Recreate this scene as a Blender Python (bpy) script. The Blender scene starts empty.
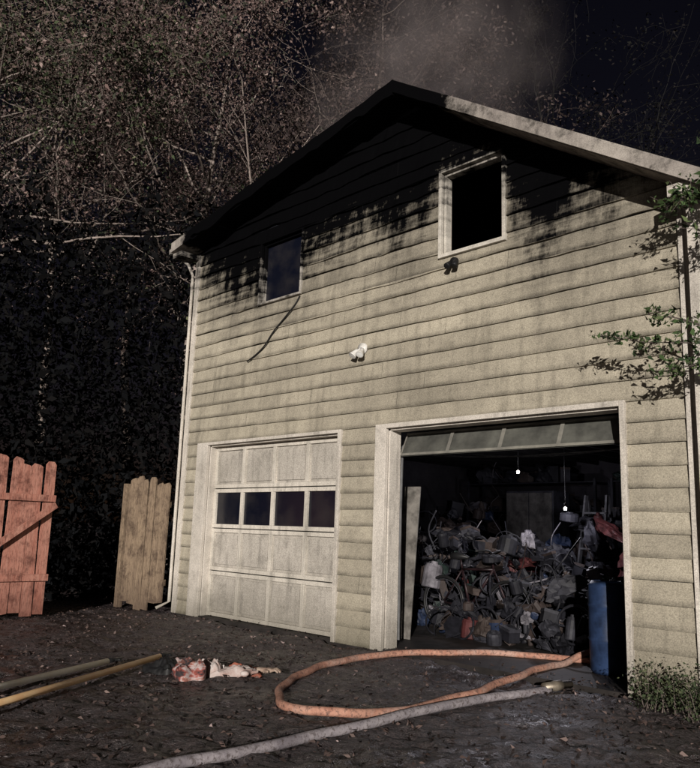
import bpy, math, random
import numpy as np
from mathutils import Vector, Matrix, noise
random.seed(7); rng=np.random.default_rng(7)
SC=bpy.context.scene
SC.view_settings.view_transform='Standard'
try: SC.view_settings.look='None'
except Exception: pass
SC.view_settings.exposure=0

# ------------------------------------------------------------ node helpers
def newmat(name):
    m=bpy.data.materials.new(name); m.use_nodes=True
    nt=m.node_tree; nt.nodes.clear()
    o=nt.nodes.new('ShaderNodeOutputMaterial'); b=nt.nodes.new('ShaderNodeBsdfPrincipled')
    nt.links.new(b.outputs[0],o.inputs[0])
    return m,nt,b
def N(nt,t,**k):
    n=nt.nodes.new(t)
    for a,v in k.items(): setattr(n,a,v)
    return n
def setin(nt,sock,v):
    if isinstance(v,bpy.types.NodeSocket): nt.links.new(v,sock)
    elif isinstance(v,(tuple,list)) and len(v)==3 and sock.type=='RGBA': sock.default_value=(*v,1)
    else: sock.default_value=v
def math_(nt,op,a,b=0.0,clamp=False):
    n=N(nt,'ShaderNodeMath',operation=op,use_clamp=clamp); setin(nt,n.inputs[0],a); setin(nt,n.inputs[1],b); return n.outputs[0]
def mix(nt,f,a,b,bt='MIX'):
    n=N(nt,'ShaderNodeMix',data_type='RGBA',blend_type=bt); setin(nt,n.inputs[0],f); setin(nt,n.inputs[6],a); setin(nt,n.inputs[7],b); return n.outputs[2]
def pos(nt,scale=(1,1,1)):
    g=N(nt,'ShaderNodeNewGeometry'); m=N(nt,'ShaderNodeMapping'); m.inputs['Scale'].default_value=scale
    nt.links.new(g.outputs['Position'],m.inputs[0]); return m.outputs[0]
def noi(nt,vec,scale,detail=4,rough=.55):
    n=N(nt,'ShaderNodeTexNoise'); n.inputs['Scale'].default_value=scale; n.inputs['Detail'].default_value=detail; n.inputs['Roughness'].default_value=rough
    nt.links.new(vec,n.inputs['Vector']); return n.outputs[0]
def rng_(nt,v,a,b,c=0.0,d=1.0):
    n=N(nt,'ShaderNodeMapRange',clamp=True); setin(nt,n.inputs[0],v)
    n.inputs[1].default_value=a; n.inputs[2].default_value=b; n.inputs[3].default_value=c; n.inputs[4].default_value=d; return n.outputs[0]
def bump(nt,b,h,s=.3,d=.01):
    n=N(nt,'ShaderNodeBump'); n.inputs['Strength'].default_value=s; n.inputs['Distance'].default_value=d
    nt.links.new(h,n.inputs['Height']); nt.links.new(n.outputs[0],b.inputs['Normal'])
def curve(nt,v,pts,x0,x1,y0,y1):
    xv=rng_(nt,v,x0,x1)
    c=N(nt,'ShaderNodeFloatCurve'); nt.links.new(xv,c.inputs['Value'])
    cu=c.mapping.curves[0]
    P=[((x-x0)/(x1-x0),(y-y0)/(y1-y0)) for x,y in pts]
    cu.points[0].location=P[0]; cu.points[1].location=P[-1]
    for p in P[1:-1]: cu.points.new(*p)
    for p in cu.points: p.handle_type='VECTOR'
    c.mapping.update()
    return rng_(nt,c.outputs[0],0,1,y0,y1)

def soot_wall(nt,shift=0.0):
    g=N(nt,'ShaderNodeNewGeometry'); s=N(nt,'ShaderNodeSeparateXYZ'); nt.links.new(g.outputs['Position'],s.inputs[0])
    x,z=s.outputs[0],s.outputs[2]
    B=curve(nt,x,[(-.5,5.5),(.1,4.95),(.5,4.60),(1.2,4.38),(1.5,4.40),(2.5,4.42),(2.8,4.66),(3.3,4.74),(4.1,4.54),(4.5,4.56),(4.72,4.84),(5.55,4.76),(5.66,4.25),(6.0,3.92),(6.2,3.98),(6.3,4.18),(6.6,4.06),(6.9,4.3),(8,5.2)],-.5,8,3.5,6.5)
    n1=noi(nt,pos(nt,(1,1,.22)),5.5,7,.68); n3=noi(nt,pos(nt),30,4,.7)
    st=math_(nt,'FRACT',math_(nt,'DIVIDE',z,.182)); lap=math_(nt,'SUBTRACT',1.0,math_(nt,'MULTIPLY',st,3.0),True)
    n2=noi(nt,pos(nt,(.8,1,5.5)),2.2,4,.6)
    a=math_(nt,'SUBTRACT',z,B)
    a=math_(nt,'ADD',a,-shift)
    a=math_(nt,'ADD',a,math_(nt,'MULTIPLY',math_(nt,'SUBTRACT',n1,.5),1.7))
    a=math_(nt,'ADD',a,math_(nt,'MULTIPLY',math_(nt,'SUBTRACT',n2,.5),1.1))
    a=math_(nt,'ADD',a,math_(nt,'MULTIPLY',lap,.2))
    a=math_(nt,'ADD',a,math_(nt,'MULTIPLY',math_(nt,'SUBTRACT',n3,.5),.35))
    hard=rng_(nt,a,-.10,.30); soft=rng_(nt,a,-.8,.1,0,.6)
    return hard,soft
def soot_trim(nt,pts):
    g=N(nt,'ShaderNodeNewGeometry'); s=N(nt,'ShaderNodeSeparateXYZ'); nt.links.new(g.outputs['Position'],s.inputs[0])
    c=curve(nt,s.outputs[0],pts,-.5,8,-1,2)
    n=noi(nt,pos(nt),6,7,.72)
    a=math_(nt,'ADD',c,math_(nt,'MULTIPLY',math_(nt,'SUBTRACT',n,.5),1.7))
    return rng_(nt,a,.35,.75),rng_(nt,a,-.2,.6,0,.55)

def painted(name,c1,c2,soot='wall',dirt=.5,rough=.75,grain=.25,trimpts=None,streak=True,boards=False,shift=0.0):
    m,nt,b=newmat(name)
    n1=noi(nt,pos(nt),1.3,6,.65); n2=noi(nt,pos(nt,(1,1,.12)),9,5,.6); n3=noi(nt,pos(nt),95,2,.8); n4=noi(nt,pos(nt),5,6,.75)
    col=mix(nt,rng_(nt,n1,.35,.68),c1,c2)
    if streak: col=mix(nt,rng_(nt,n2,.50,.75,0,dirt),col,tuple(x*.45 for x in c2))
    col=mix(nt,rng_(nt,n4,.51,.72,0,dirt*.8),col,tuple(x*.5 for x in c2))
    g=N(nt,'ShaderNodeNewGeometry'); s=N(nt,'ShaderNodeSeparateXYZ'); nt.links.new(g.outputs['Position'],s.inputs[0])
    if boards:
        q=math_(nt,'DIVIDE',s.outputs[2],.182); fl=math_(nt,'FLOOR',q); fr=math_(nt,'FRACT',q)
        cb=N(nt,'ShaderNodeCombineXYZ'); nt.links.new(math_(nt,'MULTIPLY',s.outputs[0],.35),cb.inputs[0]); nt.links.new(math_(nt,'MULTIPLY',fl,3.7),cb.inputs[2])
        nb=noi(nt,cb.outputs[0],1.6,2); col=mix(nt,1.0,col,rng_(nt,nb,.3,.7,.78,1.14),'MULTIPLY')
        n5=noi(nt,pos(nt,(1,1,.3)),3,4)
        e=math_(nt,'MULTIPLY',rng_(nt,fr,0,.28,1,0),rng_(nt,n5,.32,.6,.25,.9)); col=mix(nt,e,col,tuple(x*.32 for x in c2))  # lap shadow line painted into the colour along each lower board edge
    col=mix(nt,1.0,col,rng_(nt,n3,.3,.7,1-grain,1+grain),'MULTIPLY')
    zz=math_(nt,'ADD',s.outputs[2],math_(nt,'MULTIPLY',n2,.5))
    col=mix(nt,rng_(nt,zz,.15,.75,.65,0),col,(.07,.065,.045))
    if soot:
        h,sf=soot_wall(nt,shift) if soot=='wall' else soot_trim(nt,trimpts)
        col=mix(nt,sf,col,(.05,.045,.04)); col=mix(nt,h,col,(.0018,.0018,.0022))
    nt.links.new(col,b.inputs['Base Color']); b.inputs['Roughness'].default_value=rough
    b.inputs['Specular IOR Level'].default_value=.03
    bump(nt,b,noi(nt,pos(nt,(.3,1,5)),14,4),.4,.006)
    return m
def simple(name,c,c2=None,rough=.7,scale=6,bs=.2,metal=0,spec=.3,bd=.004):
    m,nt,b=newmat(name)
    if c2 is None: c2=tuple(x*.55 for x in c)
    n=noi(nt,pos(nt),scale,5,.65)
    nt.links.new(mix(nt,rng_(nt,n,.35,.65),c,c2),b.inputs['Base Color'])
    b.inputs['Roughness'].default_value=rough; b.inputs['Metallic'].default_value=metal; b.inputs['Specular IOR Level'].default_value=spec
    if bs: bump(nt,b,noi(nt,pos(nt),scale*8,4),bs,bd)
    return m
def attrmat(name,rough=.8,mul=1.0):
    m,nt,b=newmat(name)
    a=N(nt,'ShaderNodeAttribute',attribute_name='Col')
    nt.links.new(mix(nt,1.0,a.outputs[0],(mul,mul,mul),'MULTIPLY'),b.inputs['Base Color']); b.inputs['Roughness'].default_value=rough
    b.inputs['Specular IOR Level'].default_value=.1
    return m

# ------------------------------------------------------------ mesh helpers
class MB:
    def __init__(s): s.v=[];s.f=[];s.m=[]
    def add(s,vs,fs,mi=0):
        o=len(s.v); s.v+=[tuple(v) for v in vs]; s.f+=[tuple(i+o for i in f) for f in fs]; s.m+=[mi]*len(fs)
    def quad(s,a,b,c,d,mi=0): s.add([a,b,c,d],[(0,1,2,3)],mi)
    def box(s,x0,x1,y0,y1,z0,z1,mi=0,M=None):
        vs=[Vector(p) for p in [(x0,y0,z0),(x1,y0,z0),(x1,y1,z0),(x0,y1,z0),(x0,y0,z1),(x1,y0,z1),(x1,y1,z1),(x0,y1,z1)]]
        if M: vs=[M@v for v in vs]
        s.add(vs,[(0,3,2,1),(4,5,6,7),(0,1,5,4),(1,2,6,5),(2,3,7,6),(3,0,4,7)],mi)
    def beam(s,a,b,w,h,mi=0,up=Vector((0,0,1))):
        a=Vector(a);b=Vector(b);d=(b-a).normalized(); r=d.cross(up)
        if r.length<1e-3: r=d.cross(Vector((0,1,0)))
        r.normalize(); u=r.cross(d)
        vs=[]
        for p in (a,b):
            for i,j in ((-1,-1),(1,-1),(1,1),(-1,1)): vs.append(p+r*(w/2*i)+u*(h/2*j))
        s.add(vs,[(0,1,2,3),(7,6,5,4),(0,4,5,1),(1,5,6,2),(2,6,7,3),(3,7,4,0)],mi)
    def tube(s,pts,rad,n=8,mi=0,cap=True):
        pts=[Vector(p) for p in pts]
        if not hasattr(rad,'__len__'): rad=[rad]*len(pts)
        vs=[];fs=[]
        prev=None
        for i,p in enumerate(pts):
            d=(pts[min(i+1,len(pts)-1)]-pts[max(i-1,0)]).normalized()
            if prev is None:
                r=d.cross(Vector((0,0,1)))
                if r.length<.05: r=d.cross(Vector((1,0,0)))
            else: r=prev-d*prev.dot(d)
            r.normalize(); prev=r; u=d.cross(r)
            for k in range(n):
                a=2*math.pi*k/n; vs.append(p+(r*math.cos(a)+u*math.sin(a))*rad[i])
        for i in range(len(pts)-1):
            for k in range(n):
                k2=(k+1)%n; fs.append((i*n+k,i*n+k2,(i+1)*n+k2,(i+1)*n+k))
        if cap: fs.append(tuple(range(n-1,-1,-1))); L=(len(pts)-1)*n; fs.append(tuple(L+k for k in range(n)))
        s.add(vs,fs,mi)
    def lathe(s,c,prof,n=20,mi=0,M=None):
        c=Vector(c); vs=[];fs=[]
        for r,z in prof:
            for k in range(n):
                a=2*math.pi*k/n; v=Vector((r*math.cos(a),r*math.sin(a),z))
                if M: v=M@v
                vs.append(c+v)
        for i in range(len(prof)-1):
            for k in range(n):
                k2=(k+1)%n; fs.append((i*n+k,i*n+k2,(i+1)*n+k2,(i+1)*n+k))
        s.add(vs,fs,mi)
    def obj(s,name,mats,parent=None,smooth=False,bevel=0):
        me=bpy.data.meshes.new(name); me.from_pydata(s.v,[],s.f)
        for m in (mats if isinstance(mats,(list,tuple)) else [mats]): me.materials.append(m)
        me.polygons.foreach_set('material_index',s.m)
        if smooth: me.polygons.foreach_set('use_smooth',[True]*len(s.f))
        me.update(); o=bpy.data.objects.new(name,me); SC.collection.objects.link(o)
        if parent: o.parent=parent
        if bevel:
            b=o.modifiers.new('b','BEVEL'); b.width=bevel; b.segments=2; b.limit_method='ANGLE'
        return o
def empty(name,loc=(0,0,0)):
    o=bpy.data.objects.new(name,None); SC.collection.objects.link(o); return o
def catmull(P,n=10):
    P=[Vector(p) for p in P]; Q=[P[0]*2-P[1]]+P+[P[-1]*2-P[-2]]; out=[]
    for i in range(1,len(Q)-2):
        for k in range(n):
            t=k/n; a,b,c,d=Q[i-1:i+3]
            out.append(.5*((2*b)+(c-a)*t+(2*a-5*b+4*c-d)*t*t+(3*b-a-3*c+d)*t**3))
    out.append(P[-1]); return out

def leaves_mesh(name,centers,size,cols,mat,parent=None,aspect=.6,flat=0.0):
    n=len(centers); c=np.asarray(centers)
    a=rng.normal(size=(n,3)); 
    if flat: a[:,2]*=flat
    a/=np.linalg.norm(a,axis=1)[:,None]
    b=rng.normal(size=(n,3)); 
    if flat: b[:,2]*=flat
    b-=a*(a*b).sum(1)[:,None]; b/=np.linalg.norm(b,axis=1)[:,None]
    nn=np.cross(a,b)
    s=size*rng.uniform(.4,1.4,size=(n,1)); ja=rng.uniform(.2,.7,size=(n,1)); w1=rng.uniform(.5,1.1,size=(n,1)); w2=rng.uniform(.5,1.1,size=(n,1)); cu=rng.uniform(-.1,.35,size=(n,1))
    p0=c-a*s*ja; p2=c+a*s*(1-ja); p1=c+b*s*.5*aspect*w1+nn*s*cu; p3=c-b*s*.5*aspect*w2+nn*s*cu
    V=np.stack([p0,p1,p2,p3],1).reshape(-1,3)
    me=bpy.data.meshes.new(name); me.vertices.add(4*n); me.vertices.foreach_set('co',V.ravel())
    me.loops.add(4*n); me.loops.foreach_set('vertex_index',np.arange(4*n)); me.polygons.add(n)
    me.polygons.foreach_set('loop_start',np.arange(n)*4); me.update(calc_edges=True)
    ca=me.color_attributes.new('Col','FLOAT_COLOR','POINT')
    cc=np.ones((n,4,4)); cc[:,:,:3]=np.asarray(cols)[:,None,:]; ca.data.foreach_set('color',cc.ravel())
    me.materials.append(mat); o=bpy.data.objects.new(name,me); SC.collection.objects.link(o)
    if parent: o.parent=parent
    return o
def pal(n,colors,w,var=.3):
    idx=rng.choice(len(colors),size=n,p=np.array(w)/sum(w)); c=np.array(colors)[idx]
    return c*rng.uniform(1-var,1+var,size=(n,1))

# ------------------------------------------------------------ materials
SID=(.40,.36,.28); SID2=(.30,.27,.212)
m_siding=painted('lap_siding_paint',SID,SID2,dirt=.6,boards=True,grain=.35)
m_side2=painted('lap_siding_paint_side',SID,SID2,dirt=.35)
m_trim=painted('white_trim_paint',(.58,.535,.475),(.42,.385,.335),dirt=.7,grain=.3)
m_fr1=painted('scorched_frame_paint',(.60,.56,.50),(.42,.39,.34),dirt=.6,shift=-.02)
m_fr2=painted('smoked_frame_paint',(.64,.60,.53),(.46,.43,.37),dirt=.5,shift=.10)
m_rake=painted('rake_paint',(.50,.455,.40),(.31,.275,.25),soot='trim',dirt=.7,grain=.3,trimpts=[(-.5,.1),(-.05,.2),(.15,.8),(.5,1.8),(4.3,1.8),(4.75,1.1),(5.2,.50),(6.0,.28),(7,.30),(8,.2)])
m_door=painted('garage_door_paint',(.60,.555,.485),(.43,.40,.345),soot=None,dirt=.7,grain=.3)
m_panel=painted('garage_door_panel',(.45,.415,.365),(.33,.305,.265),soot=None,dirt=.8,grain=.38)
m_char=simple('charred_wood',(.006,.0055,.006),(.012,.011,.011),.9,5,.6,bd=.02,spec=.1)
m_room=simple('burnt_room_wall',(.012,.013,.02),(.006,.006,.008),.8,2,.2)
m_roof=simple('asphalt_shingle',(.012,.012,.014),(.007,.007,.008),.9,9,.6,bd=.01,spec=.05)
m_gwall=simple('smoke_stained_drywall',(.055,.050,.055),(.022,.020,.025),.9,1.5,.1)
m_conc=simple('garage_concrete',(.04,.034,.032),(.014,.013,.012),.6,2.5,.3,spec=.15)
m_black=simple('black_plastic',(.012,.012,.013),(.008,.008,.008),.5,5,0)
m_metal=simple('galvanised_metal',(.12,.12,.12),(.07,.07,.07),.6,8,.1,metal=0)
m_glass,nt,b=newmat('sky_tinted_dirty_glass'); b.inputs['Roughness'].default_value=.25
nt.links.new(mix(nt,rng_(nt,noi(nt,pos(nt),3,5),.4,.7),(.004,.005,.011),(.018,.017,.020)),b.inputs['Base Color'])  # navy base colour paints in the reflected blue sky, mottled at random
m_white=simple('white_enamel',(.7,.69,.66),(.5,.48,.44),.4,8,.05)
def emis(name,c,s):
    m,nt,b=newmat(name); b.inputs['Base Color'].default_value=(*c,1); b.inputs['Emission Color'].default_value=(*c,1); b.inputs['Emission Strength'].default_value=s; return m

# ------------------------------------------------------------ HOUSE
house=empty('garage_house')
AX,AZ=4.33,6.22           # ridge
def roofz(x):             # top surface of the roof
    return AZ-(AX-x)*.175 if x<AX else AZ-(x-AX)*.655
def wallz(x): return roofz(x)-.14
W_,D_=7.3,8.0
OPEN=[(.60,3.28,0,2.33),(4.03,6.74,0,2.33),(1.56,2.46,4.18,5.08),(4.74,5.57,4.13,5.10)]
mb=MB(); CH=.182
def ycourse(t): return -.026+.018*t
k=0; z0=0.0
while z0<6.1:
    z1=z0+CH
    br=sorted({z0,z1}|{o[2] for o in OPEN if z0<o[2]<z1}|{o[3] for o in OPEN if z0<o[3]<z1})
    for a,bz in zip(br[:-1],br[1:]):
        zm=(a+bz)/2
        def lims(z):
            L=0.0 if z<=wallz(0) else AX-(wallz(AX)-z)/.175
            Rr=W_ if z<=wallz(W_) else AX+(wallz(AX)-z)/.655
            return L,Rr
        La,Ra=lims(a); Lb,Rb=lims(bz)
        if Rb<=Lb: continue
        segs=[[max(La,0),min(Ra,W_)]]
        for ox0,ox1,oz0,oz1 in OPEN:
            if oz0<=zm<=oz1:
                ns=[]
                for s0,s1 in segs:
                    if ox1<=s0 or ox0>=s1: ns.append([s0,s1]); continue
                    if s0<ox0: ns.append([s0,ox0])
                    if s1>ox1: ns.append([ox1,s1])
                segs=ns
        for s0,s1 in segs:
            n=max(1,int((s1-s0)/.08)); 
            xs=[s0+(s1-s0)*i/n for i in range(n+1)]
            vs=[];fs=[]
            for x in xs:
                xb=min(max(x,Lb),Rb)
                amp=1+max(0,(a-3.0))*2.2
                w=noise.noise(Vector((x*1.3,k*7.7,0)))*.006*amp+noise.noise(Vector((x*7,k*3.1,5)))*.002*amp
                wz=(noise.noise(Vector((x*.9,k*5.3,9)))*.008+noise.noise(Vector((x*4,k*9.3,2)))*.004)*amp*(1 if a==z0 and k>0 else 0)
                ta=(a-z0)/CH; tb=(bz-z0)/CH
                vs+= [(x,0.0,a+wz),(x,ycourse(ta)-abs(w)*(1-ta),a+wz),(xb,ycourse(tb),bz)]
            for i in range(n):
                o=i*3; fs+=[(o+1,o+4,o+5,o+2)]
                if a==z0: fs+=[(o,o+3,o+4,o+1)]
            mb.add(vs,fs)
    k+=1; z0=z1
mb.obj('lap_siding',m_siding,house)
mb=MB()
for kk in range(30):
    for _ in range(2):
        x=random.uniform(.2,7.0); z=kk*CH
        if any(o[0]-.1<x<o[1]+.1 and o[2]-.2<z<o[3]+.1 for o in OPEN) or z+CH>wallz(x)-.05: continue
        mb.quad((x,-.030,z+.004),(x+.003,-.030,z+.004),(x+.003,-.012,z+CH-.004),(x,-.012,z+CH-.004))
mb.obj('board_joints',m_black,house)
mb=MB()
def wall_with_open(y,mi):
    xs=sorted({0,W_,AX}|{v for o in OPEN for v in o[:2]})
    for xa,xb in zip(xs[:-1],xs[1:]):
        ivs=sorted([(o[2],o[3]) for o in OPEN if o[0]<=xa and xb<=o[1]])
        z=0
        for p,q in ivs:
            if p>z: mb.quad((xa,y,z),(xb,y,z),(xb,y,p),(xa,y,p),mi)
            z=q
        mb.quad((xa,y,z),(xb,y,z),(xb,y,wallz(xb)),(xa,y,wallz(xa)),mi)
wall_with_open(.012,0); wall_with_open(.14,0)
mb.obj('sheathing',m_room,house)
mb=MB()
for i in range(34):
    for x,sg in ((0,-1),(W_,1)):
        z=i*CH
        if z+CH>wallz(x)+.05: continue
        mb.quad((x+sg*.03,0,z),(x+sg*.03,D_,z),(x+sg*.008,D_,z+CH),(x+sg*.008,0,z+CH))
        mb.quad((x,0,z),(x,D_,z),(x+sg*.03,D_,z),(x+sg*.03,0,z))
mb.add([(0,D_,0),(W_,D_,0),(W_,D_,wallz(W_)),(AX,D_,wallz(AX)),(0,D_,wallz(0))],[(0,1,2,3,4)])
mb.box(.001,.1,.15,D_-.01,0,5.2);mb.box(W_-.1,W_-.001,.15,D_-.01,0,4.05)
mb.obj('rear_and_side_walls',m_side2,house)
mb=MB()
mb.box(.1,W_-.1,.145,D_-.1,2.62,2.85)
mb.box(.101,.14,.16,D_-.15,.02,2.6); mb.box(W_-.14,W_-.101,.16,D_-.15,.02,2.6)
mb.box(.15,W_-.15,6.6,6.7,.02,2.6)
mb.obj('garage_interior_walls',m_gwall,house)
mb=MB(); mb.box(.02,W_-.02,-.02,D_-.02,-.1,.018); mb.obj('garage_floor',m_conc,house)
mb=MB(); mb.box(.15,W_-.15,4.5,4.6,2.86,4.0); mb.box(.15,W_-.15,4.5,4.6,4.001,5.0)
for i in range(12):
    y=.5+i*.6
    mb.beam((.1,y,roofz(.1)-.24),(AX,y,roofz(AX)-.24),.04,.16); mb.beam((AX,y,roofz(AX)-.24),(7.2,y,roofz(7.2)-.24),.04,.16)
for i in range(16):  # garage ceiling joists
    x=.4+i*.43; mb.box(x,x+.04,.2,6.55,2.50,2.619)
mb.obj('burnt_rafters',m_char,house)
mb=MB()
def roofslab(x0,x1,y0,y1,t,off,mi,n=1,rough=0):
    for i in range(n):
        xa=x0+(x1-x0)*i/n; xb=x0+(x1-x0)*(i+1)/n
        def nz(x,s): return (noise.noise(Vector((x*1.7,y0,s)))+.5*noise.noise(Vector((x*6,y0,s))))*rough
        a,b_=roofz(xa)+off+nz(xa,off)*.6,roofz(xb)+off+nz(xb,off)*.6; ta=t+nz(xa,9)*1.6; tb=t+nz(xb,9)*1.6
        vs=[(xa,y0,a),(xb,y0,b_),(xb,y1,b_),(xa,y1,a),(xa,y0,a-ta),(xb,y0,b_-tb),(xb,y1,b_-tb),(xa,y1,a-ta)]
        fs=[(0,1,2,3),(7,6,5,4),(0,4,5,1),(2,6,7,3)]
        if i==n-1: fs.append((1,5,6,2))
        if i==0: fs.append((3,7,4,0))
        mb.add(vs,fs,mi)
roofslab(-.22,AX,-.36,D_+.3,.10,0,0,60,.03); roofslab(AX,W_+.36,-.36,D_+.3,.10,0,0)
mb.obj('roof',m_roof,house)
mb=MB()
roofslab(-.22,.3,-.40,-.363,.15,.012,0); roofslab(.3,AX,-.40,-.363,.16,.016,0,90,.04); roofslab(AX,5.6,-.40,-.363,.145,.012,0,40,.010); roofslab(5.6,W_+.38,-.40,-.363,.140,.012,0)
roofslab(-.22,AX,-.36,-.02,.02,-.115,0); roofslab(AX,W_+.36,-.36,-.02,.02,-.115,0)
mb.obj('rake_boards',m_rake,house)
mb=MB()
z=roofz(-.2)-.13
mb.box(-.22,.02,-.355,-.05,z-.10,z-.02); mb.box(-.30,-.225,-.38,D_,z-.02,z+.06)
mb.tube([(-.26,-.30,z),(-.12,-.14,z-.16),(-.045,-.09,z-.34),(-.045,-.09,.15),(-.12,-.25,.06)],.024,8)
z=roofz(7.5)-.10
mb.box(W_+.04,W_+.36,-.355,D_,z-.12,z-.02)
mb.box(W_+.10,W_+.20,-.15,-.05,.1,z-.14)
mb.obj('gutters_and_downspouts',m_trim,house,bevel=.003)
mb=MB()
mb.box(W_-.02,W_+.03,-.045,-.001,0,wallz(W_)-.02); mb.box(W_+.032,W_+.055,-.043,.13,0,wallz(W_)-.02)
mb.box(-.03,.05,-.045,-.001,0,wallz(0)-.02); mb.box(-.055,-.032,-.043,.13,0,wallz(0)-.02)
def casing(x0,x1,z1,wl,wr,wt,y0=-.05):
    mb.box(x0-wl,x0,y0,.0,0,z1+wt); mb.box(x1,x1+wr,y0,.0,0,z1+wt); mb.box(x0,x1,y0-.004,.0,z1,z1+wt)
    mb.box(x0-.002,x0+.02,.002,.18,0,z1-.02); mb.box(x1-.02,x1+.002,.002,.18,0,z1-.02); mb.box(x0+.02,x1-.02,.002,.18,z1-.02,z1+.001)
casing(.60,3.26,2.33,.26,.055,.04); casing(4.03,6.72,2.33,.16,.05,.05)
mb.obj('corner_boards_and_door_casings',m_trim,house,bevel=.004)
def winframe(mb,x0,x1,z0,z1,w=.06):
    mb.box(x0-w,x0,-.05,.0,z0-w,z1+w); mb.box(x1,x1+w,-.05,.0,z0-w,z1+w)
    mb.box(x0,x1,-.054,.0,z0-w,z0); mb.box(x0,x1,-.054,.0,z1,z1+w)
    mb.box(x0,x0+.03,.002,.10,z0,z1);mb.box(x1-.03,x1,.002,.10,z0,z1);mb.box(x0+.03,x1-.03,.002,.10,z0,z0+.03);mb.box(x0+.03,x1-.03,.002,.10,z1-.03,z1)
mb=MB(); winframe(mb,4.77,5.55,4.15,5.08,.038); mb.obj('window_frame',m_fr2,house,bevel=.003)
mb=MB(); winframe(mb,1.60,2.44,4.21,5.06,.026); mb.obj('scorched_window_frame',m_fr1,house,bevel=.003)
mb=MB(); mb.quad((1.63,.05,4.24),(2.41,.05,4.24),(2.41,.05,5.03),(1.63,.05,5.03))
mb.obj('window_glass',m_glass,house)
# closed sectional door
mb=MB(); X0,X1=.62,3.24; ZR=[0.02,.62,1.19,1.73,2.31]; Y=.10
cw=(X1-X0)/4; st=.06
for r in range(4):
    a,b_=ZR[r]+.006,ZR[r+1]-.006
    mb.box(X0,X1,Y-.004,Y+.03,a,a+.05); mb.box(X0,X1,Y-.004,Y+.03,b_-.05,b_)
    for c in range(5):
        xc=X0+c*cw
        x0=max(X0,xc-st/2) if c else X0; x1=min(X1,xc+st/2) if c<4 else X1
        if c==0: x1=X0+st
        if c==4: x0=X1-st
        mb.box(x0,x1,Y-.006,Y+.03,a+.05,b_-.05)
    for c in range(4):
        xa=X0+c*cw+st/2+(st/2 if c==0 else 0); xb=X0+(c+1)*cw-st/2-(st/2 if c==3 else 0)
        za,zb=a+.05,b_-.05
        mb.quad((xa,Y+.026,za),(xb,Y+.026,za),(xb,Y+.026,zb),(xa,Y+.026,zb),1 if r==2 else 3)
        if r!=2: mb.box(xa+.035,xb-.035,Y+.008,Y+.025,za+.035,zb-.035,3)
mb.quad((X0,Y+.032,0),(X1,Y+.032,0),(X1,Y+.032,2.31),(X0,Y+.032,2.31),2)
mb.obj('closed_garage_door',[m_door,m_glass,m_black,m_panel],house,bevel=.003)
# open sectional door riding up its tracks
mb=MB(); X0,X1=4.09,6.68; cw=(X1-X0)/4
prof=[(.14,2.03),(.26,2.30),(.75,2.50),(1.3,2.53),(1.85,2.54),(2.4,2.55)]
for (ya,za),(yb,zb) in zip(prof[:-1],prof[1:]):
    d=Vector((0,yb-ya,zb-za)).normalized(); nrm=Vector((0,-d.z,d.y))*.02
    if nrm.z>0 and ya>.2: nrm=-nrm
    if ya<.2: nrm=Vector((0,-.02,.008))
    def P(x,t,o=0.0):
        return Vector((x,ya+(yb-ya)*t,za+(zb-za)*t))+nrm*o
    mb.quad(P(X0,0.02),P(X1,0.02),P(X1,.98),P(X0,.98),0)
    for c in range(5):
        x=X0+c*cw; x0=max(X0,x-.022);x1=min(X1,x+.022)
        mb.quad(P(x0,.02,1),P(x1,.02,1),P(x1,.98,1),P(x0,.98,1),1)
    for t0,t1 in ((.02,.12),(.88,.98)): mb.quad(P(X0,t0,.9),P(X1,t0,.9),P(X1,t1,.9),P(X0,t1,.9),1)
m_od=simple('open_door_panel',(.11,.11,.095),(.04,.04,.036),.6,3,.1); m_od2=simple('open_door_stile',(.24,.23,.195),(.11,.105,.095),.6,3,.1)
mb.obj('open_garage_door',[m_od,m_od2],house)
mb=MB()
for x in (4.06,6.71):
    mb.tube(catmull([(x,.19,.1),(x,.19,1.9),(x,.26,2.2),(x,.6,2.42),(x,2.8,2.46)],6),.014,6)
mb.tube([(5.4,.3,2.47),(5.4,3.3,2.47)],.02,6); mb.box(5.25,5.55,3.3,3.7,2.3,2.49)
mb.obj('door_tracks_and_opener',m_metal,house)
m_wire=simple('grey_cable',(.16,.16,.17),(.08,.08,.08),.6,8,0)
mb=MB()
mb.tube(catmull([(2.4,2.0,2.40),(4.0,2.1,2.22),(5.2,2.1,2.20),(6.9,2.1,2.36)],8),.009,5); mb.tube(catmull([(2.4,1.2,2.3),(4.4,1.3,2.12),(6.9,1.4,2.16)],8),.008,5)
mb.obj('sagging_ceiling_cable',m_wire,house)
# ------------------------------------------------------------ fixtures
Ry=Matrix.Rotation(math.radians(90),3,'X')
fl=empty('security_floodlight'); mb=MB()
mb.lathe((3.62,-.025,3.29),[(0,0.04),(.06,.035),(.066,.0)],16,0,Ry)
for dx,t in ((-.05,-20),(.05,16)):
    c=Vector((3.62+dx,-.11,3.23)); M=Matrix.Rotation(math.radians(t),3,'Z')@Matrix.Rotation(math.radians(140),3,'X')
    mb.tube([(3.62,-.06,3.29),c],.012,6,0)
    mb.lathe(c,[(0,-.05),(.020,-.05),(.026,-.02),(.045,.045),(.047,.055),(.04,.053)],16,0,M); mb.lathe(c,[(0,.052),(.04,.05)],16,1,M)
m_lens=simple('lamp_lens',(.85,.85,.82),(.75,.75,.72),.15,5,0)
mb.obj('lamp_heads',[m_white,m_lens],fl,smooth=True)
bl=empty('burnt_floodlight'); mb=MB()
mb.lathe((4.95,-.03,4.03),[(0,.04),(.045,.035),(.05,0)],14,0,Ry)
mb.lathe((4.92,-.10,3.99),[(0,-.045),(.025,-.04),(.036,.04),(.032,.045),(0,.04)],14,0,Matrix.Rotation(math.radians(130),3,'X'))
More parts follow.
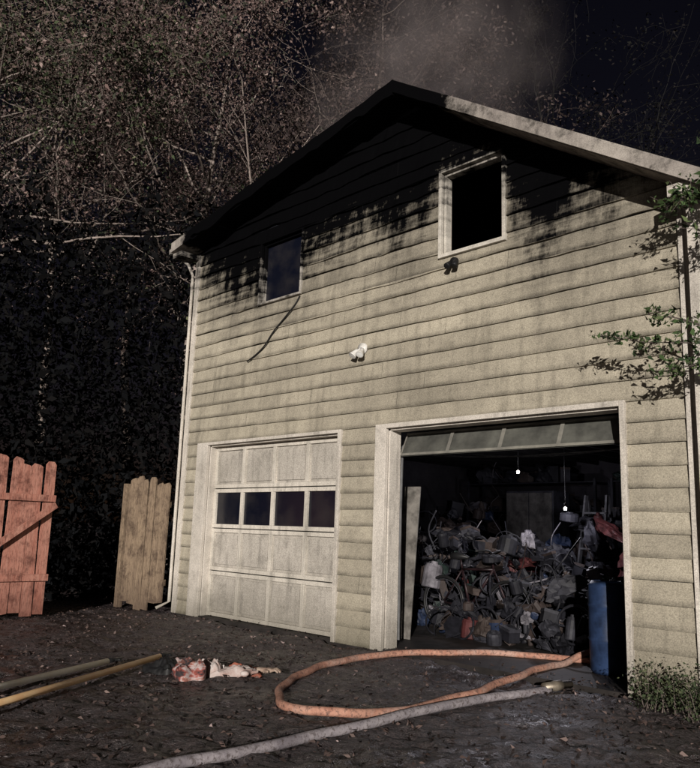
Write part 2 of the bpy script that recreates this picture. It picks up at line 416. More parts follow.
mb.lathe((5.0,-.09,3.99),[(0,-.045),(.025,-.04),(.034,.04),(.03,.045),(0,.04)],14,0,Matrix.Rotation(math.radians(150),3,'X'))
mb.obj('lamp_heads',m_black,bl,smooth=True)
mb=MB(); mb.tube(catmull([(2.44,-.03,4.16),(2.36,-.04,4.05),(2.2,-.045,3.93),(1.95,-.045,3.76),(1.78,-.045,3.60),(1.60,-.045,3.50),(1.41,-.045,3.43)],8),.010,6); mb.obj('dangling_cable',m_black)

# ------------------------------------------------------------ GROUND
def gh(x,y):
    v=Vector((x,y,0)); h=.022*noise.noise(v*.8)+.022*noise.noise(v*3.1)+.022*noise.noise(v*7)+.020*noise.noise(v*15)
    if y>-.15 and -.2<x<7.6: h=min(h,-.0)-.04
    return h
m_ground,nt,b=newmat('muddy_leafy_ground')
p=pos(nt); n1=noi(nt,p,.9,6,.7); n2=noi(nt,p,9,6,.7); n3=noi(nt,p,45,4,.7); n4=noi(nt,p,22,5,.8)
c=mix(nt,rng_(nt,n1,.35,.65),(.024,.017,.018),(.070,.050,.052)); c=mix(nt,rng_(nt,n2,.48,.7),c,(.13,.098,.098)); c=mix(nt,rng_(nt,n3,.46,.58,0,.85),c,(.008,.006,.007)); c=mix(nt,rng_(nt,n4,.58,.66,0,.85),c,(.27,.225,.22))
nt.links.new(c,b.inputs['Base Color']); nt.links.new(rng_(nt,n1,.4,.6,.22,.65),b.inputs['Roughness'])
b.inputs['Specular IOR Level'].default_value=.6
bump(nt,b,math_(nt,'ADD',n2,math_(nt,'MULTIPLY',n3,.7)),1.0,.05)
gx=np.arange(-7,12.01,.045); gy=np.arange(-7,3.01,.045)
vs=[(x,y,gh(x,y)) for y in gy for x in gx]; nx=len(gx)
fs=[(j*nx+i,j*nx+i+1,(j+1)*nx+i+1,(j+1)*nx+i) for j in range(len(gy)-1) for i in range(nx-1)]
mb=MB(); mb.add(vs,fs); mb.quad((-400,-400,-.09),(400,-400,-.09),(400,400,-.09),(-400,400,-.09))
mb.obj('ground',m_ground,smooth=True)
m_leaf=attrmat('leaf_attr')
n=14000; X=rng.uniform(-5,9.5,n); Yy=rng.uniform(-6,.25,n)
kp=np.array([noise.noise(Vector((x*.9,y*.9,3)))+.2>rng.uniform(-.5,.5) for x,y in zip(X,Yy)]); X=X[kp];Yy=Yy[kp]
cen=np.array([(x,y,max(gh(x,y),.02 if (y>-.03 and 0<x<7.3) else -1)+.010) for x,y in zip(X,Yy)])
leaves_mesh('leaf_litter',cen,.040,pal(len(cen),[(.08,.055,.048),(.13,.095,.085),(.035,.025,.022),(.34,.26,.25)],[5,2.5,7,.2]),m_leaf,flat=.35)
R_=random.Random(9); mb=MB()
for i in range(60):
    x,y=R_.uniform(-3,9),R_.uniform(-5.5,-.2); a=R_.uniform(0,6.3); L=R_.uniform(.06,.3); z=gh(x,y)+.006
    mb.tube([(x,y,z),(x+math.cos(a)*L*.5,y+math.sin(a)*L*.5,z+.008),(x+math.cos(a+.2)*L,y+math.sin(a+.2)*L,z)],R_.uniform(.002,.004),5)
mb.obj('fallen_twigs',simple('twig_bark',(.08,.06,.05),(.04,.03,.028),.9,20,0))

# ------------------------------------------------------------ hoses
def hosemat(name,c,c2,c3):
    m,nt,b=newmat(name)
    p=pos(nt); n=noi(nt,p,12,7,.75); n2=noi(nt,p,2.2,5,.7); n3=noi(nt,p,40,3,.7)
    col=mix(nt,rng_(nt,n,.4,.65),c,c2); col=mix(nt,rng_(nt,n2,.5,.62,0,.6),col,c3); col=mix(nt,rng_(nt,n3,.50,.64,0,.7),col,(.06,.045,.04))
    nt.links.new(col,b.inputs['Base Color']); b.inputs['Roughness'].default_value=.75; b.inputs['Specular IOR Level'].default_value=.2
    bump(nt,b,noi(nt,p,140,2),.6,.005); return m
m_oh=hosemat('orange_hose_jacket',(.46,.25,.18),(.32,.15,.105),(.42,.31,.265)); m_gh=hosemat('grey_hose_jacket',(.32,.29,.30),(.21,.19,.205),(.13,.115,.13))
m_brass=simple('brass_coupling',(.32,.28,.22),(.15,.12,.09),.45,8,.05,metal=.6)
def hz(P,r): return [(x,y,max(gh(x,y),-.02)+r-.002+(.035 if y>-.1 else 0)) for x,y in P]
def wig(P,s,seed):
    out=[]
    for i,p in enumerate(P): out.append(p+Vector((noise.noise(p*2.5+Vector((seed,0,0))),noise.noise(p*2.5+Vector((0,seed,0))),0))*s)
    return out
P=[(6.9,4.6),(6.72,3.2),(6.55,2.0),(6.30,1.38),(5.85,1.08),(5.25,.85),(4.78,.45),(4.45,-.25),(4.47,-1.16),(4.85,-1.94),(5.27,-2.40),(5.64,-2.56),(5.90,-2.42),(6.01,-1.98),(5.95,-1.19),(5.80,-.08),(5.72,.45),(5.70,.8)]
Hp=hz(P,.030)+[(5.78,1.2,.12),(6.0,1.7,.10),(6.2,2.6,.06),(6.3,4.0,.05)]
oh=empty('orange_fire_hose'); mb=MB(); mb.tube(wig(catmull(Hp,12),.05,1),.030,14); mb.obj('hose_line',m_oh,oh,smooth=True)
P=[(5.6,-7.5),(5.95,-5.5),(6.12,-4.3),(6.14,-3.78),(6.15,-3.27),(6.15,-2.67),(6.16,-1.93),(6.16,-1.1),(6.24,-.4)]
gh_=empty('grey_fire_hose'); mb=MB(); mb.tube(wig(catmull(hz(P,.031),12),.04,4),.031,14); mb.obj('hose_line',m_gh,gh_,smooth=True)
mb=MB(); mb.tube([(6.225,-.47,.04),(6.24,-.36,.04),(6.241,-.355,.04),(6.255,-.27,.04),(6.256,-.268,.04),(6.28,-.15,.04)],[.036,.036,.041,.041,.032,.028],14); mb.obj('nozzle_coupling',m_brass,gh_,smooth=True)

# ------------------------------------------------------------ pike poles
def pike(name,a,b_,mat,r0=.022):
    e=empty(name); a=Vector(a);b_=Vector(b_); d=(b_-a).normalized(); mb=MB()
    mb.tube([a,b_],r0,12,0); r=d.cross(Vector((0,0,1))).normalized()
    mb.tube([b_,b_+d*.10,b_+d*.24],[.024,.018,.003],8,1); mb.tube(catmull([b_+d*.08,b_+d*.12+r*.05,b_+d*.07+r*.09],5),[.012]*8+[.008,.006,.003],6,1)
    mb.tube([a-d*.03,a+d*.02],.025,8,1); mb.obj('pole',[mat,m_black],e,smooth=True)
m_y=simple('yellow_fibreglass',(.95,.66,.36),(.88,.54,.27),.4,10,.05); m_w=simple('pale_fibreglass',(.95,.93,.84),(.88,.82,.68),.45,10,.05)
pike('pike_pole',(4.95,-5.7,.085),(3.42,-2.79,.06),m_w,.025); pike('pike_pole.001',(5.35,-5.45,.085),(3.49,-2.33,.07),m_y,.025)

# ------------------------------------------------------------ pile of gear on the ground
def cloth(name,cx,cy,sx,sy,h,rot,seed,mat,parent):
    n=50; mb=MB(); vs=[]
    for j in range(n+1):
        for i in range(n+1):
            u,v=i/n*2-1,j/n*2-1
            e=max(0,1-max(abs(u),abs(v))**5)
            q=Vector((u*1.1+seed,v*1.1,seed*2))
            fold=.6+.7*noise.noise(q*1.1)+.35*abs(noise.noise(q*2.4))+.14*noise.noise(q*5)
            rr=1+.35*noise.noise(Vector((math.cos(math.atan2(v,u))*1.4+seed,math.sin(math.atan2(v,u))*1.4,0)))
            k=1/max(1,math.hypot(u,v))
            x,y=u*k*sx*rr,v*k*sy*rr
            z=(.02+h*max(0,fold))*e-.002
            c,s=math.cos(rot),math.sin(rot)
            vs.append((cx+c*x-s*y,cy+s*x+c*y,z+gh(cx,cy)))
    fs=[(j*(n+1)+i,j*(n+1)+i+1,(j+1)*(n+1)+i+1,(j+1)*(n+1)+i) for j in range(n) for i in range(n)]
    mb.add(vs,fs); return mb.obj(name,mat,parent,smooth=True)
m_cl,nt,b=newmat('red_white_cloth'); nn=noi(nt,pos(nt,(1,1,2)),6,4,.6); r=N(nt,'ShaderNodeValToRGB')
nt.links.new(nn,r.inputs[0]); el=r.color_ramp.elements; el[0].position=.36; el[0].color=(.03,.02,.022,1); el[1].position=.43; el[1].color=(.26,.06,.045,1)
e=el.new(.50); e.color=(.40,.35,.34,1); e=el.new(.56); e.color=(.30,.11,.08,1); e=el.new(.63); e.color=(.05,.04,.045,1)
nt.links.new(r.outputs[0],b.inputs['Base Color']); b.inputs['Roughness'].default_value=.85; bump(nt,b,noi(nt,pos(nt),45,4),.5,.01)
m_wh=simple('white_fabric',(.50,.455,.43),(.30,.19,.16),.85,9,.4,bd=.01); m_or=simple('orange_fabric',(.34,.11,.07),(.18,.06,.04),.85,6,.4,bd=.01)
gp=empty('crumpled_turnout_gear')
cloth('striped_jacket',4.05,-2.38,.26,.15,.11,-.5,1.3,m_cl,gp); cloth('white_towel',4.28,-2.12,.16,.11,.06,.9,4.4,m_wh,gp); cloth('orange_vest',4.22,-1.94,.20,.12,.06,.2,8.1,m_or,gp); cloth('dark_hood',3.84,-2.50,.18,.13,.12,.3,6.2,m_black,gp); cloth('pale_bag',4.12,-2.22,.14,.10,.12,.3,16.2,m_wh,gp)
def glove(name,loc,rz,mat):
    me=bpy.data.meshes.new(name); V=[(0,0,0),(.03,0,0),(.075,0,.004)];E=[(0,1),(1,2)];Rr=[.038,.042,.040]
    fl_=[(-.032,.062,.25),(-.011,.075,.08),(.011,.07,-.05),(.031,.055,-.25)]
    for yy,L,a in fl_:
        o=len(V); V+=[(.085,yy,.004),(.085+L*.5,yy-a*L*.3,.012),(.085+L,yy-a*L*.7,-.008)]; E+=[(2,o),(o,o+1),(o+1,o+2)]; Rr+=[.013,.011,.009]
    o=len(V); V+=[(.04,-.05,.0),(.07,-.085,.004)]; E+=[(1,o),(o,o+1)]; Rr+=[.014,.011]
    V.append((-.06,0,.002)); E.append((0,len(V)-1)); Rr.append(.046)
    me.from_pydata(V,E,[]); ob=bpy.data.objects.new(name,me); SC.collection.objects.link(ob)
    md=ob.modifiers.new('s','SKIN'); md.use_smooth_shade=True
    for i,vv in enumerate(me.skin_vertices[0].data): vv.radius=(Rr[i],Rr[i]*.55 if i<3 or i==len(V)-1 else Rr[i]); vv.use_root=(i==0)
    s=ob.modifiers.new('ss','SUBSURF'); s.levels=1; s.render_levels=2
    me.materials.append(mat); ob.location=loc; ob.rotation_euler=(0,0,rz); return ob
m_glv=simple('leather_glove',(.36,.29,.23),(.24,.16,.12),.8,12,.3)
glove('work_glove',(4.40,-1.88,.045),.6,m_glv); glove('work_glove.001',(4.43,-2.08,.045),2.2,m_wh)

# ------------------------------------------------------------ fences
def fence(name,a,b_,nb,h,mat,seed,brace=False,rails=(.35,1.05,1.6),side=1,bw=.138):
    random.seed(seed); e=empty(name); a=Vector((*a,0));b_=Vector((*b_,0)); L=(b_-a).length; d=(b_-a)/L; nrm=Vector((-d.y,d.x,0))*side
    mb=MB()
    for i in range(nb):
        c=a+d*(L*(i+.5)/nb); w=bw*random.uniform(.88,1.03); t=.018; hh=h+random.uniform(-.08,.06); zb=random.uniform(.0,.12); lean=random.uniform(-.02,.02)
        vs=[]
        prof=[(-w/2,zb),(w/2,zb+random.uniform(-.02,.02)),(w/2,hh-.04),(w/2-.03,hh),(-w/2+.03,hh-random.uniform(0,.02)),(-w/2,hh-.04)]
        off=nrm*random.uniform(0,.006)
        for s_ in (0,1):
            for u,z in prof: vs.append(c+d*(u+lean*z)+off-nrm*(t*s_)+Vector((0,0,z)))
        fs=[(0,1,2,3,4,5),(11,10,9,8,7,6)]+[(k,(k+1)%6,(k+1)%6+6,k+6) for k in range(6)]
        mb.add(vs,fs)
    mb.obj('pickets',mat,e,bevel=.003)
    mb=MB()
    for z in rails: mb.beam(a+nrm*.03+Vector((0,0,z)),b_+nrm*.03+Vector((0,0,z)),.038,.085)
    if brace: mb.beam(a+nrm*.072+Vector((0,0,1.42)),a+nrm*.072+d*min(L,1.3)+Vector((0,0,.45)),.034,.08)
    mb.obj('rails',mat,e,bevel=.003)
    return e
def woodmat(name,c,c2,dk):
    m,nt,b=newmat(name); n=noi(nt,pos(nt,(3,3,.25)),6,6,.7); n2=noi(nt,pos(nt,(12,12,.8)),12,4,.7); n3=noi(nt,pos(nt),5,6,.75)
    col=mix(nt,rng_(nt,n,.35,.65),c,c2); col=mix(nt,rng_(nt,n2,.50,.64,0,.85),col,dk); col=mix(nt,rng_(nt,n3,.48,.66,0,.85),col,dk)
    g=N(nt,'ShaderNodeNewGeometry'); s=N(nt,'ShaderNodeSeparateXYZ'); nt.links.new(g.outputs['Position'],s.inputs[0])
    col=mix(nt,rng_(nt,s.outputs[2],0,.5,.6,0),col,dk)
    nt.links.new(col,b.inputs['Base Color']); b.inputs['Roughness'].default_value=.85; b.inputs['Specular IOR Level'].default_value=.15
    bump(nt,b,n2,.5,.006); return m
m_f1=woodmat('red_lit_cedar',(.36,.145,.105),(.44,.225,.17),(.09,.035,.027)); m_f2=woodmat('weathered_pine',(.27,.20,.135),(.18,.13,.09),(.05,.033,.025))  # gate cedar: glow of red emergency lights put into the wood colour
fence('fence_gate',(-.24,-1.80),(-.26,-3.3),10,1.98,m_f1,3,True,side=1,rails=(.5,1.5))
fence('picket_fence',(-.93,-.36),(-.12,-.16),6,1.86,m_f2,5,side=1,rails=(.4,1.5))
mb=MB(); mb.beam((-1.0,-.36,0),(-1.0,-.36,1.8),.09,.09,0); mb.obj('fence_post',m_f2,bevel=.004)
random.seed(11)

# ------------------------------------------------------------ garage contents
def cm(name,c,r=.6): return simple(name,c,tuple(x*.3 for x in c),r,6,.1,spec=.2)
cols=[cm('clutter_dark',(.015,.015,.020)),cm('clutter_brown',(.042,.031,.028)),cm('clutter_red',(.085,.024,.024)),cm('clutter_blue',(.022,.034,.072)),cm('clutter_white',(.18,.17,.19)),cm('clutter_grey',(.038,.038,.047)),cm('clutter_green',(.018,.03,.026)),cm('clutter_card',(.058,.044,.039))]
def clutter(name,x0,x1,y0,y1,z0,zmax,n,seed,smin=.08,smax=.35,parent=None):
    R_=random.Random(seed); mb=MB()
    for i in range(n):
        x,y=R_.uniform(x0,x1),R_.uniform(y0,y1); w,d,h=[R_.uniform(smin,smax)*R_.uniform(.6,1.1) for _ in range(3)]
        z=z0+max(0,(zmax-z0)*R_.random()**1.5*(1-.3*abs((x-(x0+x1)/2)/(x1-x0)*2))-h*.5) if zmax>z0 else z0
        ti=.25 if zmax>z0 else 0
        M=Matrix.Translation((x,y,z))@Matrix.Rotation(R_.uniform(-1.5,1.5),4,'Z')@Matrix.Rotation(R_.gauss(0,ti),4,'X')@Matrix.Rotation(R_.gauss(0,ti),4,'Y')
        mi=R_.choices(range(8),[8,3,.6,.8,1.1,3.5,1,2.5])[0]; ty=R_.random()
        if ty<.22:
            mb.box(-w/2,w/2,-d/2,d/2,0,h,mi,M)
            if ty<.16: mb.box(-w/2-.006,w/2+.006,-d/2-.006,d/2+.006,h-.03,h+.004,R_.choice([0,1,5,7]),M)
        elif ty<.38:
            r=w*.4; vs_=[(0,0),(r*.9,0),(r,.01),(r,h*.85),(r*.85,h),(r*.4,h),(r*.38,h*1.12),(0,h*1.12)]
            mb.lathe(M.to_translation(),vs_,14,mi,M.to_3x3())
        elif ty<.56:
            a=M@Vector((-w,0,0)); b2=a+Vector((R_.uniform(-.5,.5),R_.uniform(-.2,.2),R_.uniform(-.1,.6))); mb.tube(catmull([a,(a+b2)/2+Vector((R_.gauss(0,.08),R_.gauss(0,.06),0)),b2],4),R_.uniform(.004,.011),6,R_.choice([0,4,5,1,5]))
        elif ty<.90:   # bags, rags, tarps
            g=9;vs_=[]
            for jj in range(g+1):
                for ii in range(g*2+1):
                    th_=math.pi*jj/g; ph=math.pi*ii/g
                    nv=Vector((math.sin(th_)*math.cos(ph),math.sin(th_)*math.sin(ph),math.cos(th_)))
                    q=1+.55*noise.noise(nv*1.8+Vector((i*3.1,seed,0)))+.35*noise.noise(nv*4.5+Vector((i,seed,2)))
                    vs_.append(M@Vector((nv.x*w*.75*q,nv.y*d*.75*q,max(-.3*h,nv.z*h*.6*q)+h*.3)))
            gg=g*2+1
            mb.add(vs_,[(jj*gg+ii,jj*gg+ii+1,(jj+1)*gg+ii+1,(jj+1)*gg+ii) for jj in range(g) for ii in range(g*2)],mi)
        else:
            rr=R_.uniform(.1,.2); mb.tube([M@Vector((rr*math.cos(a),.0,rr+rr*math.sin(a))) for a in [2*math.pi*q/16 for q in range(17)]],R_.uniform(.006,.016),6,0)
    return mb.obj(name,cols,parent)
clutter('junk_pile',3.9,5.9,1.9,3.6,.02,.90,230,1,.07,.34)
clutter('junk_pile.001',2.2,4.2,1.9,4.0,.02,1.35,250,2,.07,.34)
clutter('junk_pile.002',.6,2.6,3.0,5.6,.02,1.8,150,3)
clutter('junk_pile.003',6.45,7.05,1.4,5.5,.02,1.4,100,4)
clutter('junk_pile.004',3.3,6.2,3.6,5.5,.02,1.75,240,8,.08,.42)
def shelf(name,x0,x1,y0,y1,h,levels,seed):
    e=empty(name); mb=MB()
    for x in (x0,x1):
        for y in (y0,y1): mb.box(x-.02,x+.02,y-.02,y+.02,.02,h)
    for i in range(levels):
        z=.15+(h-.2)*i/(levels-1); mb.box(x0+.021,x1-.021,y0,y1,z-.015,z)
        clutter('stored_items_%d'%i,x0+.1,x1-.1,y0+.08,y1-.08,z,z,int((x1-x0)*10),seed+i,.10,.34,e)
    mb.obj('frame',cols[5],e)
shelf('storage_shelf',.8,3.4,5.7,6.2,2.2,5,20); shelf('storage_shelf.001',3.7,6.6,5.7,6.2,2.2,5,40)
cb=empty('steel_cabinet'); mb=MB(); mb.box(2.2,3.1,4.9,5.4,.06,1.95,0); mb.box(2.22,2.64,4.875,4.9,.1,1.92,1); mb.box(2.66,3.08,4.875,4.9,.1,1.92,1); mb.box(2.60,2.62,4.85,4.875,.95,1.1,0); mb.box(2.68,2.70,4.85,4.875,.95,1.1,0); mb.obj('cabinet_body',[cols[5],cm('cabinet_door',(.09,.085,.08))],cb,bevel=.006)
la=empty('step_ladder'); mb=MB()
for sx in (-.22,.22):
    mb.beam((4.0+sx,4.25,.02),(4.0+sx*.75,4.62,1.85),.03,.06); mb.beam((4.0+sx,5.05,.02),(4.0+sx*.75,4.66,1.85),.03,.05)
for i in range(6): t=(i+1)/7; mb.box(4.0-.21+.04*t,4.0+.21-.04*t,4.25+.37*t-.04,4.25+.37*t+.04,.02+1.83*t-.012,.02+1.83*t+.012)
mb.obj('ladder_frame',cm('ladder_aluminium',(.16,.16,.17)),la)
bk=empty('bicycle'); mb=MB(); bx,by=3.25,1.95
def wheel(cx,cy,r=.32):
    mb.tube([(cx+r*math.cos(a),cy,r+.03+r*math.sin(a)) for a in [2*math.pi*i/28 for i in range(29)]],.020,8,0)
    mb.tube([(cx+(r-.03)*math.cos(a),cy,r+.03+(r-.03)*math.sin(a)) for a in [2*math.pi*i/28 for i in range(29)]],.006,6,1)
    for i in range(14):
        a=2*math.pi*i/14; mb.tube([(cx,cy,r+.03),(cx+(r-.03)*math.cos(a),cy,r+.03+(r-.03)*math.sin(a))],.0018,4,1)
    mb.tube([(cx,cy-.05,r+.03),(cx,cy+.05,r+.03)],.02,8,1)
wheel(bx,by); wheel(bx+1.0,by)
A=(bx,by,.35);Bb=(bx+.42,by,.32);Cc=(bx+.30,by,.78);Dd=(bx+.78,by,.80);Ee=(bx+1.0,by,.35)
for p_,q_,r_ in [(A,Bb,.012),(A,Cc,.011),(Bb,Cc,.017),(Bb,Dd,.018),(Cc,Dd,.016),(Dd,Ee,.014),(Cc,(bx+.27,by,.92),.013),(Dd,(bx+.75,by,1.0),.014)]: mb.tube([p_,q_],r_,8,2)
mb.tube(catmull([(bx+.70,by-.27,1.02),(bx+.78,by-.12,1.03),(bx+.76,by,1.0),(bx+.78,by+.12,1.03),(bx+.70,by+.27,1.02)],5),.012,8,0)
mb.tube([(bx+.14,by,.93),(bx+.25,by,.94),(bx+.40,by,.93)],[.055,.05,.018],8,0)
m_bm=simple('dull_rim',(.05,.05,.055),(.025,.025,.03),.5,8,0)
mb.obj('frame_and_wheels',[m_black,m_bm,cm('bike_paint',(.025,.013,.015),.4)],bk,smooth=True)
clutter('junk_pile.005',3.5,5.5,1.3,2.0,.02,.50,125,15,.06,.27)
bd=empty('blue_plastic_drum'); mb=MB()
mb.lathe((6.16,.72,.02),[(0,0),(.14,0),(.16,.03),(.165,.28),(.175,.30),(.165,.32),(.165,.58),(.175,.60),(.165,.62),(.16,.78),(.13,.82),(.13,.805),(0,.805)],28)
mb.lathe((6.21,.75,.82),[(0,.03),(.03,.03),(.03,0)],10); mb.obj('drum_body',cm('blue_hdpe',(.022,.042,.10),.5),bd,smooth=True)
mb=MB(); mb.box(-.12,.12,-.01,.01,0,1.75,0,Matrix.Translation((3.60,.75,.02))@Matrix.Rotation(.12,4,'Z')@Matrix.Rotation(-.1,4,'X')); mb.obj('plywood_sheet',cm('plywood',(.20,.185,.165)),bevel=.003)
mE=emis('bulb_glow',(1,.95,.9),10)
for i,(x,y,z) in enumerate([(4.42,3.0,1.59),(3.70,3.0,2.09)]):
    e=empty('hanging_bulb'); mb=MB(); mb.tube([(x,y,2.62),(x,y,z+.06)],.004,5,1); mb.lathe((x,y,z+.02),[(.012,.05),(.016,.04),(.016,.015)],10,1); mb.lathe((x,y,z),[(0,-.022),(.014,-.018),(.021,-.005),(.02,.008),(.012,.022)],12,0); mb.obj('bulb',[mE,m_black],e,smooth=True)
    pl=bpy.data.lights.new('bulb_lamp','POINT'); pl.energy=26; pl.color=(.92,.89,1); pl.shadow_soft_size=.03; po=bpy.data.objects.new('bulb_lamp',pl); SC.collection.objects.link(po); po.location=(x,y,z-.06); po.parent=e

# ------------------------------------------------------------ TREES
m_bark=simple('bark',(.15,.12,.105),(.07,.055,.048),.9,12,.8,bd=.02)
m_barkp=simple('pale_bark',(.34,.28,.25),(.17,.14,.12),.9,8,.8,bd=.02)
def tree(name,x,y,H,crown,seed,nl,leafsize,colors,w,bark,r0=.16,spread=.42,nb=22,lean=(0,0),jit=.25):
    R_=random.Random(seed); e=empty(name); mb=MB(); tips=[]
    def rv(s): return Vector((R_.gauss(0,s),R_.gauss(0,s),R_.gauss(0,s)))
    tr=[Vector((x,y,-.1))]; d=Vector((lean[0],lean[1],1)).normalized(); n=14
    for i in range(n): d=(d+rv(.06)+Vector((0,0,.04))).normalized(); tr.append(tr[-1]+d*H/n)
    rad=[r0*(1-.88*i/n) for i in range(n+1)]; rad[0]*=1.35
    mb.tube(tr,rad,9)
    def branch(p,d,L,r,lev):
        pts=[p];k=6; q=p
        for i in range(k):
            d=(d+rv(.18)+Vector((0,0,.05 if lev<2 else -.01))).normalized(); q=q+d*L/k; pts.append(q)
            if lev>=2 or i>2: tips.append((q,lev))
            if lev<4 and i>0 and R_.random()<(.85 if lev<2 else .55 if lev<3 else .25):
                dd=(d+rv(.75)).normalized(); branch(q,dd,L*R_.uniform(.4,.62),r*.5*(1-.1*i),lev+1)
        mb.tube(pts,[max(.004,r*(1-.8*i/k)) for i in range(k+1)],6 if lev<2 else 3,cap=False)
    for b_ in range(nb):
        t=crown+(1-crown)*(b_+R_.random())/nb; i=min(n-1,int(t*n)); p=tr[i].lerp(tr[i+1],t*n-i)
        a=b_*2.4+R_.random(); up=R_.uniform(.15,.8); dd=Vector((math.cos(a),math.sin(a),up)).normalized()
        branch(p,dd,H*spread*(1.15-.75*(t-crown)/(1-crown))*R_.uniform(.7,1.1),rad[i]*.5,1)
    mb.obj('trunk_and_limbs',bark,e,smooth=True)
    T=np.array([list(t[0]) for t in tips])
    wt=np.array([max(.01,.35+1.6*noise.noise(Vector(t)*.6)) for t in T]); wt/=wt.sum(); idx=rng.choice(len(T),size=nl,p=wt)
    C_=T[idx]+rng.normal(size=(nl,3))*jit
    leaves_mesh('leaves',C_,leafsize,pal(nl,colors,w,.5),m_leaf,e)
    return e
BR=[(.135,.092,.082),(.09,.065,.062),(.20,.15,.135),(.055,.058,.042)]
GR=[(.045,.058,.03),(.075,.078,.045),(.115,.088,.074),(.032,.036,.025)]
DM=[(.05,.037,.034),(.035,.026,.026),(.07,.053,.048)]
tree('autumn_tree',-7.8,4.6,15,.40,1,34000,.10,BR,[4,4,2,1.5],m_barkp,.18,lean=(.05,0))
tree('autumn_tree.001',-9.5,1.6,14,.50,2,32000,.10,BR,[4,3,2,2],m_barkp,.16)
tree('autumn_tree.002',-8.3,-1.2,13,.54,3,28000,.095,GR,[3,2,4,3],m_barkp,.15)
tree('autumn_tree.003',-6.5,8.0,16,.42,4,30000,.10,DM,[4,4,2],m_bark,.17,spread=.34)
tree('autumn_tree.004',-13,6.5,17,.46,5,34000,.12,BR,[4,4,1,2],m_bark,.2)
tree('dim_tree',-3,16,17,.45,6,7000,.10,[(.013,.011,.011),(.009,.009,.008)],[1,1],simple('unlit_bark',(.012,.011,.011),(.008,.008,.008),.9,8,.5),.17)  # leaves and bark coloured near black to imitate light falling off with distance
DK=[(.0022,.0025,.0032),(.004,.0037,.0038)]  # near-black leaf colours stand in for woods the light doesn't reach
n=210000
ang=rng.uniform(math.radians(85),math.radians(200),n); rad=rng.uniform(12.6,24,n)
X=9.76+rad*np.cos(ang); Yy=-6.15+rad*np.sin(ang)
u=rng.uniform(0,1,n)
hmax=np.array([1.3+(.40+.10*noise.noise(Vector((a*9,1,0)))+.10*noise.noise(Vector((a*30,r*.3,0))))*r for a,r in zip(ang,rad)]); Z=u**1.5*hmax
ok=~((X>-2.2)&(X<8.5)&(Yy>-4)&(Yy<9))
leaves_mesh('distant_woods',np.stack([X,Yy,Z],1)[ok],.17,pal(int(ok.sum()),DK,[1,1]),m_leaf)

# ------------------------------------------------------------ evergreen beside the right corner
R_=random.Random(5); hol=empty('holly_tree'); mb=MB(); tips=[]
tr=catmull([(8.75,-.5,-.05),(8.7,-.47,1.2),(8.72,-.45,2.6),(8.65,-.43,4.2),(8.6,-.4,5.4)],5)
mb.tube(tr,[.07*(1-.8*i/(len(tr)-1)) for i in range(len(tr))],8)
def sprig(P,r,dens,sp):
    P=[(x,y*.45-.12,z) for x,y,z in P]
    pts=catmull(P,8); mb.tube(pts,[max(.003,r*(1-.85*i/(len(pts)-1))) for i in range(len(pts))],5)
    for i,p in enumerate(pts[len(pts)//4:]):
        for _ in range(dens):
            d=Vector((R_.gauss(0,1),R_.gauss(0,.8),R_.gauss(0,1))).normalized()*R_.uniform(.3,1)*sp
            mb.tube([p,p+d*.6,p+d],[.003,.002,.0015],3,cap=False)
            for _ in range(5): tips.append(tuple(p+d*R_.uniform(.4,1.1)+Vector((R_.gauss(0,.02),R_.gauss(0,.02),R_.gauss(0,.02)))))
sprig([(8.7,-.7,2.3),(8.1,-.75,2.55),(7.5,-.78,2.68),(7.15,-.8,2.74),(6.82,-.82,2.84)],.010,2,.12)
sprig([(8.1,-.75,2.55),(7.6,-.7,2.52),(7.3,-.7,2.50)],.010,3,.12)
sprig([(7.9,-.75,2.6),(7.5,-.8,2.85),(7.2,-.8,2.95)],.01,2,.12)
sprig([(8.65,-.7,3.5),(8.05,-.75,3.8),(7.65,-.8,3.85),(7.4,-.8,3.80)],.012,5,.17)
sprig([(8.6,-.7,3.9),(8.1,-.7,4.1),(7.7,-.75,4.2)],.012,5,.17); sprig([(8.65,-.7,3.1),(8.0,-.8,3.45),(7.6,-.8,3.55)],.012,5,.16)
sprig([(8.6,-.7,4.6),(8.2,-.8,4.7),(7.9,-.8,4.5)],.015,5,.2); sprig([(8.7,-.7,1.8),(8.9,-1,2.3),(9.2,-1.2,2.6)],.02,5,.2); sprig([(8.65,-.7,3.0),(9.0,-.4,3.5),(9.3,-.2,3.8)],.02,6,.22)
mb.obj('trunk_and_branches',m_bark,hol,smooth=True)
leaves_mesh('leaves',tips,.055,pal(len(tips),[(.045,.075,.027),(.08,.105,.045),(.027,.045,.02)],[3,2,2]),m_leaf,hol,aspect=.55)
sh=empty('low_shrub'); mb=MB(); tips=[]
for i in range(80):
    b0=Vector((R_.uniform(7.0,7.7),R_.uniform(-.5,-.15),0)); d=Vector((R_.gauss(0,.35),R_.gauss(0,.3),1)).normalized(); L=R_.uniform(.12,.36); p=b0+d*L
    mb.tube([b0,b0+d*L*.5,p],[.004,.003,.0015],4)
    for k in range(30): tips.append(tuple(b0+d*L*R_.uniform(.2,1.1)+Vector((R_.gauss(0,.05),R_.gauss(0,.05),R_.gauss(0,.03)))))
mb.obj('stems',m_bark,sh); leaves_mesh('leaves',tips,.030,pal(len(tips),[(.045,.062,.03),(.07,.08,.042),(.03,.038,.022)],[3,2,2]),m_leaf,sh)

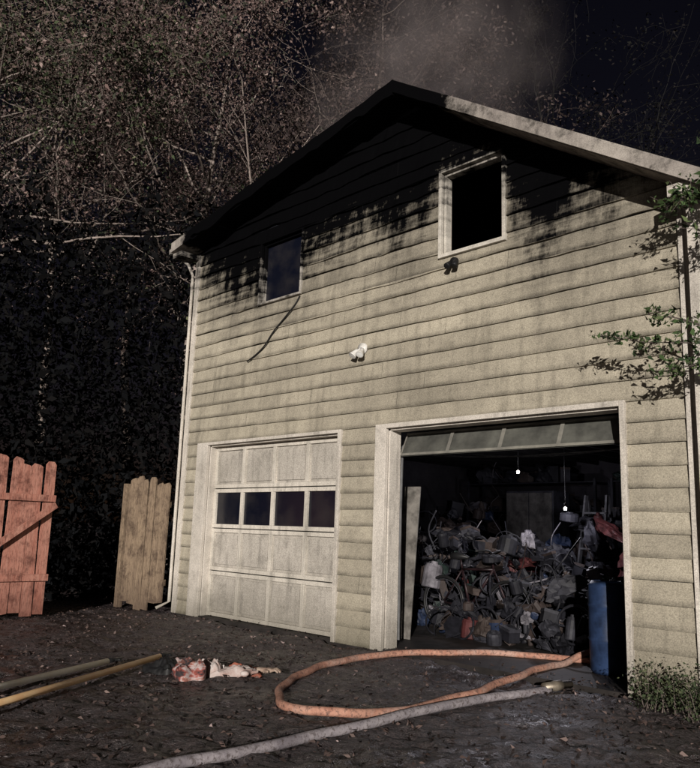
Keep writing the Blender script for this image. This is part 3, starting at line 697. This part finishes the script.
# ------------------------------------------------------------ smoke
bpy.ops.mesh.primitive_ico_sphere_add(subdivisions=3,radius=1,location=(3.2,1.5,7.6)); sm=bpy.context.object; sm.name='smoke_plume'; sm.scale=(2.5,1.6,2.2)
m=bpy.data.materials.new('smoke_volume'); m.use_nodes=True; nt=m.node_tree; nt.nodes.clear(); o=N(nt,'ShaderNodeOutputMaterial'); v=N(nt,'ShaderNodeVolumePrincipled'); nt.links.new(v.outputs[0],o.inputs['Volume'])
v.inputs['Color'].default_value=(.53,.46,.45,1)
tc=N(nt,'ShaderNodeTexCoord'); ln=N(nt,'ShaderNodeVectorMath',operation='LENGTH'); nt.links.new(tc.outputs['Object'],ln.inputs[0])
fall=rng_(nt,ln.outputs['Value'],.1,.92,1,0)
nz=noi(nt,pos(nt,(1,1,.7)),1.3,4,.6); dn=math_(nt,'MULTIPLY',rng_(nt,nz,.42,.66),fall); nt.links.new(math_(nt,'MULTIPLY',dn,.8),v.inputs['Density'])
try: m.cycles.volume_step_rate=3.0
except Exception: pass
sm.data.materials.append(m)

# ------------------------------------------------------------ light
EL,AZ_=10,-52
sd=Vector((math.cos(math.radians(EL))*math.cos(math.radians(AZ_)),math.cos(math.radians(EL))*math.sin(math.radians(AZ_)),math.sin(math.radians(EL))))
L=bpy.data.lights.new('sun','SUN'); L.energy=4.8; L.angle=math.radians(.5); L.color=(1,.94,.88)
lo=bpy.data.objects.new('sun',L); SC.collection.objects.link(lo); lo.rotation_euler=sd.to_track_quat('Z','Y').to_euler()
w=bpy.data.worlds.new('World'); SC.world=w; w.use_nodes=True; nt=w.node_tree; nt.nodes.clear()
o=N(nt,'ShaderNodeOutputWorld'); bg=N(nt,'ShaderNodeBackground'); sk=N(nt,'ShaderNodeTexSky',sky_type='NISHITA'); sk.sun_disc=False
sk.sun_elevation=math.radians(EL); sk.sun_rotation=math.atan2(sd.x,sd.y)
nt.links.new(mix(nt,1.0,sk.outputs[0],(1.0,.62,.75),'MULTIPLY'),bg.inputs[0]); bg.inputs[1].default_value=.0028; nt.links.new(bg.outputs[0],o.inputs[0])

# ------------------------------------------------------------ camera
az=math.radians(136); th=math.radians(10.7); ro=math.radians(1.9)
F=Vector((math.cos(az)*math.cos(th),math.sin(az)*math.cos(th),math.sin(th)))
R=Vector((math.sin(az),-math.cos(az),0)); U=R.cross(F)
cr=R*math.cos(ro)+U*math.sin(ro); cu=U*math.cos(ro)-R*math.sin(ro)
cam=bpy.data.cameras.new('camera'); co=bpy.data.objects.new('camera',cam); SC.collection.objects.link(co); SC.camera=co
M=Matrix((cr,cu,-F)).transposed().to_4x4(); M.translation=Vector((9.76,-6.15,1.23)); co.matrix_world=M
cam.sensor_fit='HORIZONTAL'; cam.sensor_width=36; cam.lens=36*770/700; cam.clip_end=2000; cam.clip_start=.05
